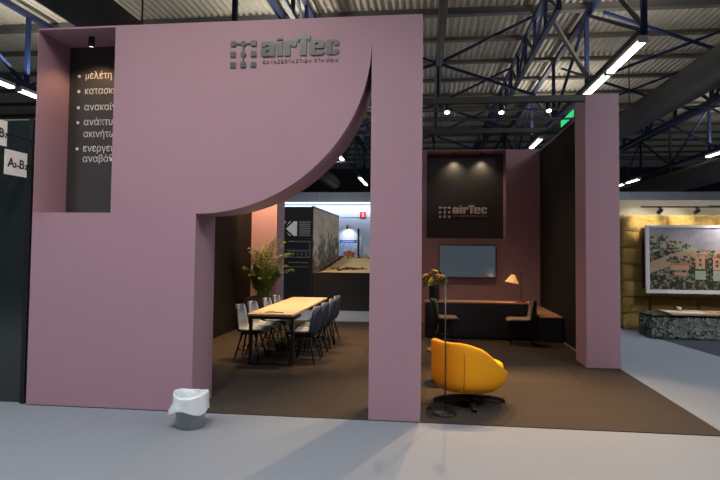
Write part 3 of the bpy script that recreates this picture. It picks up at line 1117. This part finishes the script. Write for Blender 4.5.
# ------------------------------------------------------------------ waste bin
t = thing('waste_bin', (-2.235, 4.87, 0.0), 'grey plastic waste bin with a white bag liner before the pink wall', 'bin')
m = MB()
m.lathe([(0.120, 0.0), (0.126, 0.004), (0.150, 0.28), (0.156, 0.285), (0.156, 0.30), (0.148, 0.30), (0.112, 0.012), (0.001, 0.012)], 40, cap1=False)
m.build('bin_body', BINM, t)
m = MB()
n = 60
rows = []
wob = [random.uniform(-1, 1) for _ in range(n)]
wob = [(wob[i - 1] + 2 * wob[i] + wob[(i + 1) % n]) / 4 for i in range(n)]
for r, z, w in ((0.100, 0.06, 0.006), (0.128, 0.2, 0.008), (0.142, 0.27, 0.006), (0.151, 0.318, 0.004), (0.158, 0.322, 0.003), (0.163, 0.30, 0.004), (0.163, 0.24, 0.006), (0.163, 0.19, 0.010), (0.165, 0.145, 0.014)):
    row = []
    for k in range(n):
        a = 2 * pi * k / n
        flare = 0.0
        zz = z
        if z < 0.2 and r > 0.16:
            flare = 0.035 * max(0, cos(a - radians(205))) ** 4 + 0.012 * max(0, cos(a - radians(330))) ** 6
            zz = z + 0.02 * sin(3 * a + 0.6) + 0.02 * max(0, cos(a - radians(290)))
        rr = r + w * wob[k] + flare
        row.append((rr * cos(a), rr * sin(a), zz + 0.004 * wob[(k * 7) % n] + 0.016 * (z > 0.29) * sin(2 * a + 1.5)))
    rows.append(row)
m.grid(rows, wrap=True)
m.build('bag_liner', BAG, t)

# ------------------------------------------------------------------ neighbouring glass panel and signs
t = thing('glass_panel', (0, 0, 0), 'dark green glass panel of the neighbouring stand beside the pink wall', 'panel')
MB().box(-7.2, -4.36, 5.34, 5.38, 0.0, 3.10).build('pane', GLASSD, t)
MB().box(-4.36, -4.31, 5.29, 5.39, 0.0, 3.10).build('post', BLACK, t)
struct(abox('wall_neighbour', CREAM, -6.5, -4.285, 6.25, 6.31, 0, 3.35), 'beige wall of the neighbouring stand')
SG = 'stand number signs on the glass panel'
for y0, y1, z0, z1, s1, lab in ((4.945, 5.245, 2.445, 2.705, (('A', 0.13), ('3', 0.07), ('-', 0.09), ('B', 0.13), ('2', 0.07)), 'white sign reading A3-B2 beside the pink wall'),
                                (4.66, 4.96, 2.73, 2.99, (('A', 0.13), ('3', 0.07), ('-', 0.09), ('B', 0.13), ('7', 0.07)), 'white sign ending in 7, cut by the picture edge')):
    t = thing('stand_sign', (-4.335, 0, 0), lab, 'sign', SG)
    MB().box(-0.004, 0.004, y0, y1, z0, z1).build('board', PAPER, t)
    yy = y0 + 0.035
    for ch, sz in s1:
        o = text_obj('letter', ch, sz * 1.02, INK, side(0.005, yy, z0 + 0.085), t, depth=0.002, offset=0.003)
        yy += {'A': 0.085, 'B': 0.080, '-': 0.026}.get(ch, 0.042)
    MB().bar((0, y1 - 0.01, (z0 + z1) / 2), (0, 5.30, (z0 + z1) / 2), 0.012).build('bracket', BLACK, t)

# green exit sign on the dark wall
t = thing('exit_sign', (2.56, 9.80, 3.96), 'glowing green emergency sign on top of the dark wall beside the column', 'sign')
MB().box(-0.03, 0.03, -0.45, 0.45, 0.07, 0.22, bev=0.008).build('housing', BLACK, t)
MB().box(-0.035, -0.030, -0.44, 0.44, 0.085, 0.205).build('green_face', GREEN, t.children[0])
for y in (-0.3, 0.3):
    MB().box(-0.015, 0.015, y - 0.015, y + 0.015, 0.0, 0.07).build('post', BLACK, t)

# ------------------------------------------------------------------ straw bale stand
struct(abox('wall_straw', CREAM, 4.0, 9.5, 12.50, 12.62, 0, 2.865), 'cream wall behind the straw bales')


def bale_mesh(L, D, Hh, seed):
    rnd = random.Random(seed)
    b2 = bmesh.new()
    bmesh.ops.create_cube(b2, size=1)
    for v in b2.verts:
        v.co = Vector((v.co.x * L, v.co.y * D, v.co.z * Hh))
    bmesh.ops.bevel(b2, geom=b2.edges[:] + b2.verts[:], offset=0.10, segments=3, affect='EDGES', profile=0.55)
    bmesh.ops.subdivide_edges(b2, edges=[e for e in b2.edges if e.calc_length() > 0.2], cuts=8, use_grid_fill=True)
    for v in b2.verts:
        n_ = 0.6 * fbm(v.co.x * 5 + seed * 3.1, v.co.z * 7 + v.co.y * 5, seed) + 0.4 * fbm(v.co.x * 17, v.co.z * 21, seed + 5) - 0.5
        v.co -= v.co.normalized() * (n_ + 0.5) * 0.05
    m = MB()
    m.merge(b2, None, True)
    m.mi = 1
    for k in range(2600):
        face = rnd.random()
        if face < 0.86:
            p = Vector((rnd.uniform(-L / 2 + 0.03, L / 2 - 0.03), -D / 2 + 0.035, rnd.uniform(-Hh / 2 + 0.02, Hh / 2 - 0.05)))
            nrm = Vector((0, -1, 0))
        elif face < 0.90:
            p = Vector((rnd.uniform(-L / 2, L / 2), rnd.uniform(-D / 2, D / 2), Hh / 2 - 0.02))
            nrm = Vector((0, 0, 1))
        else:
            p = Vector((-L / 2 + 0.05, rnd.uniform(-D / 2, D / 2), rnd.uniform(-Hh / 2, Hh / 2)))
            nrm = Vector((-1, 0, 0))
        d = (Vector((rnd.uniform(-1, 1), rnd.uniform(-1, 1), rnd.uniform(-1.6, 0.6))) + nrm * rnd.uniform(0.2, 0.9)).normalized() * rnd.uniform(0.04, 0.10)
        w = d.cross(nrm).normalized() * 0.0036
        v = [m.bm.verts.new(q) for q in (p - w, p + w, p + d)]
        m.face(v)
    return m


BG = 'straw bales stacked against the cream wall'
bp = [bale_mesh(0.985, 0.46, 0.356, s).build('straw_bale', [STRAW, STRAWL]) for s in (1, 2, 3)]
bp_used = [False] * 3
course = ['bottom', 'second', 'third', 'fourth', 'fifth', 'sixth', 'top']
i = 0
for r in range(7):
    off = (0.0, -0.42, -0.1, -0.5, -0.2, -0.45, -0.05)[r]
    for c in range(4):
        x0 = 4.25 + off + c * 1.0
        if x0 + 1.0 < 4.3 or x0 > 7.4:
            continue
        hid = (r in (3, 4, 5) and x0 > 4.6) or r == 0 and c > 0
        if hid:
            continue
        k = i % 3
        if bp_used[k]:
            o = bp[k].copy()
            COL.objects.link(o)
        else:
            o = bp[k]
            bp_used[k] = True
        i += 1
        # bales reaching past the end of the stack are cut short
        xa, xb = max(x0, 4.25), x0 + 0.99
        o.scale = ((xb - xa), 1, 1)
        o.location = ((xa + xb) / 2, 12.255 - (0.0 if r % 2 else 0.02), 0.18 + 0.36 * r)
        where = ('at the end beside the mauve column' if xa < 4.3 else
                 {6: 'over the framed picture', 1: 'behind the wooden boards', 2: 'below the framed picture'}.get(r, 'inside the stack'))
        nth = '' if xa < 4.3 else ', %s along from the column' % ['second', 'third', 'fourth', 'fifth'][min(3, int((xa - 4.3) // 1.0))]
        tag(o, 'golden straw bale in the %s course %s%s' % (course[r], where, nth), 'straw bale', BG)

# framed print
t = thing('framed_picture', (0, 0, 0), 'large white framed aerial view of a hillside village on the straw wall', 'picture')
PX0, PX1, PZ0, PZ1, PY = 4.56, 7.2, 0.834, 2.254, 11.55
m = MB()
fw = 0.075
m.box(PX0, PX0 + fw, PY, PY + 0.05, PZ0, PZ1)
m.box(PX1 - fw, PX1, PY, PY + 0.05, PZ0, PZ1)
m.box(PX0 + fw, PX1 - fw, PY, PY + 0.05, PZ0, PZ0 + fw)
m.box(PX0 + fw, PX1 - fw, PY, PY + 0.05, PZ1 - fw * 0.7, PZ1)
m.build('frame', FRAMEW, t)
MB().box(PX0 + fw, PX1 - fw, PY + 0.03, PY + 0.40, PZ0 + fw, PZ1 - fw * .7).build('backing', BLACK, t)

HOUSES = [  # u0,v0,u1,v1 facades and roofs of the printed village, in metres from the print's lower-left corner
    (0.42, 0.42, 0.78, 0.50, 'w'), (0.42, 0.50, 0.86, 0.56, 'r'), (0.92, 0.44, 1.10, 0.68, 'w'), (0.94, 0.68, 1.16, 0.75, 'r'), (1.10, 0.44, 1.18, 0.66, 'd'),
    (1.26, 0.42, 1.42, 0.66, 'w'), (1.26, 0.66, 1.46, 0.73, 'r'), (1.42, 0.42, 1.52, 0.64, 'd'), (1.56, 0.46, 1.9, 0.62, 'w'), (1.56, 0.62, 1.95, 0.69, 'r'),
    (0.90, 0.22, 1.12, 0.40, 'g'), (1.26, 0.20, 1.46, 0.40, 'g'), (0.50, 0.30, 0.74, 0.36, 'w'), (1.02, 0.80, 1.18, 0.90, 'r'), (0.78, 0.72, 0.90, 0.78, 'w'),
    (1.3, 0.78, 1.5, 0.84, 'w'), (1.6, 0.74, 1.8, 0.80, 'r'), (0.98, 0.50, 1.03, 0.56, 'd'), (0.98, 0.59, 1.03, 0.64, 'd'), (1.31, 0.48, 1.36, 0.54, 'd'), (1.31, 0.57, 1.36, 0.62, 'd')]
HC = {'w': lin(206, 164, 132), 'r': lin(190, 128, 98), 'd': lin(58, 52, 54), 'g': lin(172, 194, 176)}
for _k in range(60):
    _x, _y = random.uniform(0.3, 2.3), random.uniform(0.5, 0.9)
    _s = 0.02 + 0.05 * (0.95 - _y)
    HOUSES.append((_x, _y, _x + _s * 2.2, _y + _s, random.choice('wwrrd')))
PWID, PHEI = PX1 - PX0 - 2 * fw, PZ1 - PZ0 - 1.7 * fw


def village(u, v):
    x, y = u * PWID, v * PHEI
    n1 = fbm(x * 16, y * 22, 3)
    n2 = fbm(x * 5, y * 5, 9)
    n3 = vn(x * 45, y * 60, 5)
    sky_line = 1.16 - 0.35 * min(1, max(0, x - 0.25) / 0.85) + 0.55 * max(0, x - 1.15) * 0.35
    sky_line = max(sky_line, 0.84)
    if y > sky_line:
        return inter(lin(186, 184, 194), lin(150, 148, 166), min(1, n2 * 1.2))
    for a, b, c, d, k in reversed(HOUSES):
        if a < x < c and b < y < d:
            return inter(HC[k], lin(120, 100, 90), 0.35 * n3)
    slope = y > sky_line - 0.10 - 0.35 * max(0, 0.9 - x)
    if slope:
        return inter(lin(180, 176, 158), lin(70, 80, 66), min(1, max(0, (n1 - 0.44) * 6)))
    c = inter(lin(44, 52, 46), lin(150, 142, 122), min(1, max(0, (n1 * 0.75 + n3 * 0.3 - 0.47) * 5)))
    # terraces of bare soil and small houses
    if abs(y - 0.45 - 0.38 * x) < 0.12 and n2 > 0.45 or (0.45 < y < 0.85 and 0.5 < x < 2 and n3 > 0.62 and n2 > 0.35):
        c = inter(c, lin(196, 170, 142), 0.75)
    return c


printed('print', 190, 100, lambda u, v: (PX0 + fw + u * PWID, PY + 0.028, PZ0 + fw + v * PHEI), village, t)

# track and spots above it
t = thing('spot_rail', (0, 0, 0), 'thin black lighting rail over the framed picture', 'lighting rail')
MB().box(4.337, 7.4, 11.18, 11.22, 2.595, 2.62).build('rail', BLACK, t)
for x in (6.3, 7.3):
    MB().bar((x, 11.2, 2.61), (x, 12.50, 2.74), 0.016).build('wall_arm', BLACK, t)
RG = 'spotlights on the rail over the picture'
for x, lab in ((4.70, 'black spotlight on the thin rail, first from the mauve column'), (5.41, 'black spotlight on the thin rail, second from the mauve column')):
    spot_fixture('rail_spotlight', (x, 11.20, 2.52), (x + 0.02, 12.02, 2.30), lab, RG, 45, size=55, hang=0.075, lens=LENSOFF, col=(1, 0.9, 0.75))

for x in (6.35, 7.05):  # two more spots out of view, added to brighten the straw stand
    spot_fixture('rail_spotlight', (x, 11.20, 2.52), (x - 0.5, 12.02, 1.2), 'unseen spotlight added on the thin rail to brighten the straw bales', RG, 45, size=120, hang=0.075, lens=LENSOFF, col=(1, 0.9, 0.75))

# counter hung with camouflage net, wooden boards and brochures
t = thing('display_counter', (0, 0, 0.0), 'low counter covered in grey green leafy camouflage net', 'counter')
m = MB()
m.box(4.42, 7.4, 10.92, 11.50, 0.0, 0.43)
m.build('counter_body', NETB, t)
m = MB()
for k in range(5200):
    f = random.random()
    if f < 0.62:
        p = Vector((random.uniform(4.40, 7.2), 10.91, random.uniform(0.02, 0.395)))
        nrm = Vector((0, -1, 0.2))
    elif f < 0.80:
        p = Vector((4.41, random.uniform(10.90, 11.5), random.uniform(0.02, 0.395)))
        nrm = Vector((-1, 0, 0.2))
    else:
        p = Vector((random.uniform(4.41, 4.70), random.uniform(10.91, 11.5), 0.43))
        nrm = Vector((0, -0.2, 1))
    p += nrm * random.uniform(0.0, 0.035)
    d = Vector((random.uniform(-1, 1), random.uniform(-1, 1), random.uniform(-1, 1))).normalized()
    d = (d - nrm * d.dot(nrm) * 0.7).normalized() * random.uniform(0.025, 0.055)
    w = d.cross(nrm).normalized() * random.uniform(0.012, 0.024)
    dark = f >= 0.80 or p.x < 4.72 and random.random() < 0.3
    m.mi = 1 if dark else random.choice((0, 0, 0, 1, 2))
    m.face([m.bm.verts.new(q) for q in (p - d, p + w, p + d, p - w)])
m.build('camouflage_net', [NET1, NET2, NET3], t, fix=False)
WG = 'wooden boards on the net covered counter'
for a, b, lab in ((4.755, 5.62, 'wooden board on the net covered counter, at the end near the column'), (5.65, 6.6, 'wooden board on the net covered counter, next to the first one')):
    o = MB().box(a, b, 10.84, 11.50, 0.465, 0.500, bev=0.004).build('wooden_board', OAK)
    tag(o, lab, 'board', WG)
    MB().box(a + 0.1, b - 0.1, 10.97, 11.45, 0.43, 0.467).build('batten', NETB, o)
PG = 'papers on the wooden boards'
for k, (x, y, w, d, a, mt, lab) in enumerate(((4.86, 11.22, 0.30, 0.21, 8, PAPER, 'white sheet near the corner of the first wooden board'),
                                    (5.16, 11.04, 0.36, 0.25, -14, PAPER, 'wide white leaflet in the middle of the first wooden board'),
                                    (5.38, 11.34, 0.22, 0.15, 20, PAPER, 'small white leaflet at the back of the first wooden board'),
                                    (5.85, 11.1, 0.26, 0.2, 4, REDP, 'reddish leaflet on the second wooden board'))):
    o = MB().box(-w / 2, w / 2, -d / 2, d / 2, 0, 0.006).build('leaflet', mt)
    o.location = (x + w / 2 - 0.1, y, 0.50)
    o.rotation_euler = (0, 0, radians(a))
    tag(o, lab, 'leaflet', PG)
o = MB().lathe([(0.035, 0), (0.045, 0.07), (0.045, 0.075), (0.038, 0.075), (0.03, 0.01), (0.001, 0.01)], 18, cap1=False).build('cup', PAPER)
o.location = (5.13, 11.38, 0.50)
tag(o, 'small white cup standing on the first wooden board', 'cup')

# ------------------------------------------------------------------ black stand beyond the doorway
t = thing('exhibition_wall', (0, 0, 0), 'black stand wall with big pale letters KE and a mural on its side', 'stand wall')
MB().box(-7.5, -3.06, 13.62, 17.7, 0.0, 2.70).build('wall_block', KEBLACK, t)
MB().box(-3.10, -3.05, 13.60, 17.72, 2.66, 2.72).build('top_edge', BLACK, t)
yk = 13.61
m = MB()
fk, bk_ = (lambda a, b: (a, yk - 0.008, b)), (lambda a, b: (a, yk + 0.012, b))
# K: the white triangles around a dark chevron
for poly in (((-4.05, 1.925), (-3.80, 2.32), (-4.05, 2.32)),
             ((-3.70, 2.315), (-3.50, 2.315), (-3.50, 1.93), (-3.70, 1.93), (-3.86, 2.12)),
             ):
    m.prism(list(poly), fk, bk_)
m.build('white_lettering', KEGREY, t)
m = MB()
for poly in (((-3.80, 2.12), (-3.58, 2.32), (-3.66, 2.32), (-3.87, 2.13)), ((-3.80, 2.12), (-3.58, 1.925), (-3.66, 1.925), (-3.87, 2.11))):
    m.prism(list(poly), lambda a, b: (a, yk - 0.010, b), bk_)
m.build('chevron_lettering', KEBLACK, t)
m = MB()
for k in range(7):
    z = 1.93 + k * 0.058
    m.box(-3.44, -3.13, yk - 0.006, yk + 0.012, z, z + 0.036)
m.build('striped_lettering', KEMID, t)
m = MB()
for k in range(12):
    x = -3.72 + k * 0.052
    m.box(x, x + 0.028, yk - 0.006, yk + 0.012, 1.765, 1.765 + (0.04 if k % 3 else 0.028))
for x0, x1, z0, z1 in ((-3.80, -3.13, 1.36, 1.375), (-3.80, -3.13, 1.545, 1.56), (-3.145, -3.13, 1.36, 1.56), (-3.145, -3.13, 1.56, 1.73)):
    m.box(x0, x1, yk - 0.006, yk + 0.012, z0, z1)
for k in range(5):
    x = -3.72 + k * 0.115
    m.box(x, x + 0.012, yk - 0.006, yk + 0.012, 1.375, 1.545)
    for zz in (1.39, 1.45, 1.51)[k % 2:]:
        m.box(x, x + 0.07, yk - 0.006, yk + 0.012, zz, zz + 0.012)
for z, n_ in ((1.22, 16), (1.11, 12)):
    for k in range(n_):
        x = -3.72 + k * (0.55 / n_)
        m.box(x, x + 0.018, yk - 0.006, yk + 0.012, z, z + 0.028)
m.build('small_lettering', KEMID, t)


def mural(u, v):
    n1 = fbm(u * 9, v * 6, 21)
    n2 = fbm(u * 22, v * 14, 31)
    c = inter(lin(214, 206, 184), lin(172, 170, 166), min(1, n1 * 1.2))
    tree = (1 - v) * 1.5 - 0.75 + (n2 - 0.5) * 1.6 + (n1 - 0.5) * 1.2 + 0.25 * u
    if tree > 0:
        c = inter(c, lin(62, 60, 58), min(0.85, tree * 1.6))
    if v < 0.25 and n2 > 0.5:
        c = inter(c, lin(96, 74, 50), 0.6)
    return c


printed('mural', 90, 60, lambda u, v: (-3.054, 13.62 + u * 4.07, 0.9 + v * 1.76), mural, t)

t.scale = (1.022, 1.045, 1.05)
t = thing('sand_platform', (0, 0, 0), 'black platform beyond the doorway holding a bed of sand', 'platform')
t.scale = (1.022, 1.045, 1.05)
MB().box(-3.045, 2.2, 13.60, 17.7, 0.0, 0.985).build('platform_box', KEBLACK, t)
m = MB()
rows = []
for j in range(25):
    v = j / 24
    row = []
    for i in range(61):
        u = i / 60
        z = 0.99 + 0.36 * v ** 1.3 * (1 - 0.25 * u) + 0.05 * (fbm(u * 12, v * 6, 4) - 0.5) * min(1, v * 6)
        row.append((-3.04 + 5.2 * u, 13.61 + 4.08 * v, z))
    rows.append(row)
m.grid(rows)
rows2 = [[(x, y, 0.98) for x, y, z in r] for r in (rows[0], rows[-1])]
m.grid([rows2[0], rows[0]])
m.grid([rows[-1], rows2[1]])
sb = m.build('sand_bed', SANDM, t)
m = MB()
for k in range(260):
    u = random.random()
    if k < 150:
        x, y = -2.97 + random.uniform(0, 0.10), 13.7 + u * 3.9
    elif k < 210:
        x, y = -3.0 + u * 4, 17.45 + random.uniform(-.12, 0.1)
    else:
        x, y = -2.2 + random.gauss(0, .25), 14.6 + random.gauss(0, 0.12)
    v = (y - 13.61) / 4.08
    uu = (x + 3.04) / 5.2
    z = 0.99 + 0.36 * v ** 1.3 * (1 - 0.25 * uu)
    s = random.uniform(0.03, 0.07)
    b2 = bmesh.new()
    bmesh.ops.create_icosphere(b2, subdivisions=1, radius=s)
    m.merge(b2, Matrix.Translation((x, y, z)) @ Matrix.Diagonal((1, 1.4, 0.5, 1)))
o = m.build('loose_earth', EARTH, t)
o['kind'] = 'stuff'

# ------------------------------------------------------------------ far wall furniture
t = thing('strip_light', (-4.4, 23.96, 3.75), 'long cold white light strip along the far partition wall', 'strip light')
MB().box(-6.5, 6.0, -0.06, 0.03, 0.06, 0.10).build('housing', WHITEM, t)
MB().box(-6.5, 6.0, -0.05, 0.0, 0.0, 0.06).build('diffuser', mat('cold_diffuser', (1, 1, 1), 0.4, emit=(0.86, 0.92, 1.0), es=1.6), t)
l = lamp_light((-4.4, 23.75, 3.62), 75, (0.72, 0.82, 1.0), 8.0, 0.1)
l.rotation_euler = (radians(25), 0, 0)

t = thing('poster', (0, 23.97, 0), 'bright blue poster of a timber house far beyond the doorway', 'poster')


def house(u, v):
    n = fbm(u * 10, v * 8, 41)
    if v > 0.86:
        c = lin(70, 96, 190)
        if 0.12 < u < 0.88 and 0.905 < v < 0.95 and int(u * 40) % 2:
            c = lin(225, 232, 245)
        return c
    if v < 0.16:
        return inter(lin(180, 190, 200), lin(120, 150, 110), n)
    roof = 0.50 - 0.55 * abs(u - 0.55) * 0.5
    if 0.22 < u < 0.92 and roof > v > roof - 0.13:
        return lin(196, 84, 48)
    if 0.28 < u < 0.86 and 0.16 < v < 0.40:
        return inter(lin(200, 130, 90), lin(90, 60, 50), 1 if vn(u * 16, v * 8, 2) > 0.6 else 0)
    return inter(lin(130, 165, 225), lin(215, 225, 240), min(1, max(0, n * 2 - 0.5)))


printed('print', 40, 40, lambda u, v: (-4.0 + u * 0.80, -0.02, 1.10 + v * 0.98), house, t)
MB().box(-4.02, -3.18, -0.015, 0.03, 1.08, 2.10).build('backing_board', PAPER, t)
spot_fixture('wall_spotlight', (-3.6, 23.55, 2.62), (-3.6, 24.0, 2.1), 'small lamp lighting the poster on the far wall', 'poster lights', 22, size=120, lens=LENSOFF, col=(0.9, 0.95, 1), hang=0.1)
m = MB()
m.bar((-3.6, 23.55, 2.72), (-3.6, 24.0, 2.72), 0.03)
tag(m.build('lamp_arm', BLACK), 'thin arm holding the poster lamp on the far wall', 'arm')
o = MB().box(-3.15, -3.07, 23.80, 23.90, 0, 2.6).build('dark_post', BLACK)
tag(o, 'thin dark upright post beside the far poster', 'post')
t = thing('notice_board', (0, 0, 0), 'white notice board low against the far partition wall', 'board')
MB().box(-2.93, -2.4, 23.90, 23.97, 0, 1.82).build('board', PAPER, t)
MB().box(-2.79, -2.72, 23.892, 23.90, 1.18, 1.40).build('ink_mark', KEMID, t)
t = thing('safety_sign', (-2.935, 23.98, 3.23), 'small square red sign with a white mark high on the far wall', 'sign')
MB().box(-0.14, 0.14, -0.01, 0.02, -0.14, 0.14).build('plate', SIGNRED, t)
m = MB()
m.box(-0.02, 0.025, -0.014, -0.008, -0.08, 0.08)
m.box(-0.05, -0.02, -0.014, -0.008, 0.03, 0.06)
m.box(-0.05, 0.05, -0.014, -0.008, -0.09, -0.065)
m.build('mark', PAPER, t)
struct(abox('trim_3', KEGREY, -8, 12, 23.985, 24.0, 3.13, 3.15))
for i in range(-4, 8):
    struct(abox('trim_4', KEGREY, i * 1.25 - 0.01, i * 1.25 + 0.01, 23.985, 24.0, 3.9, 4.285))
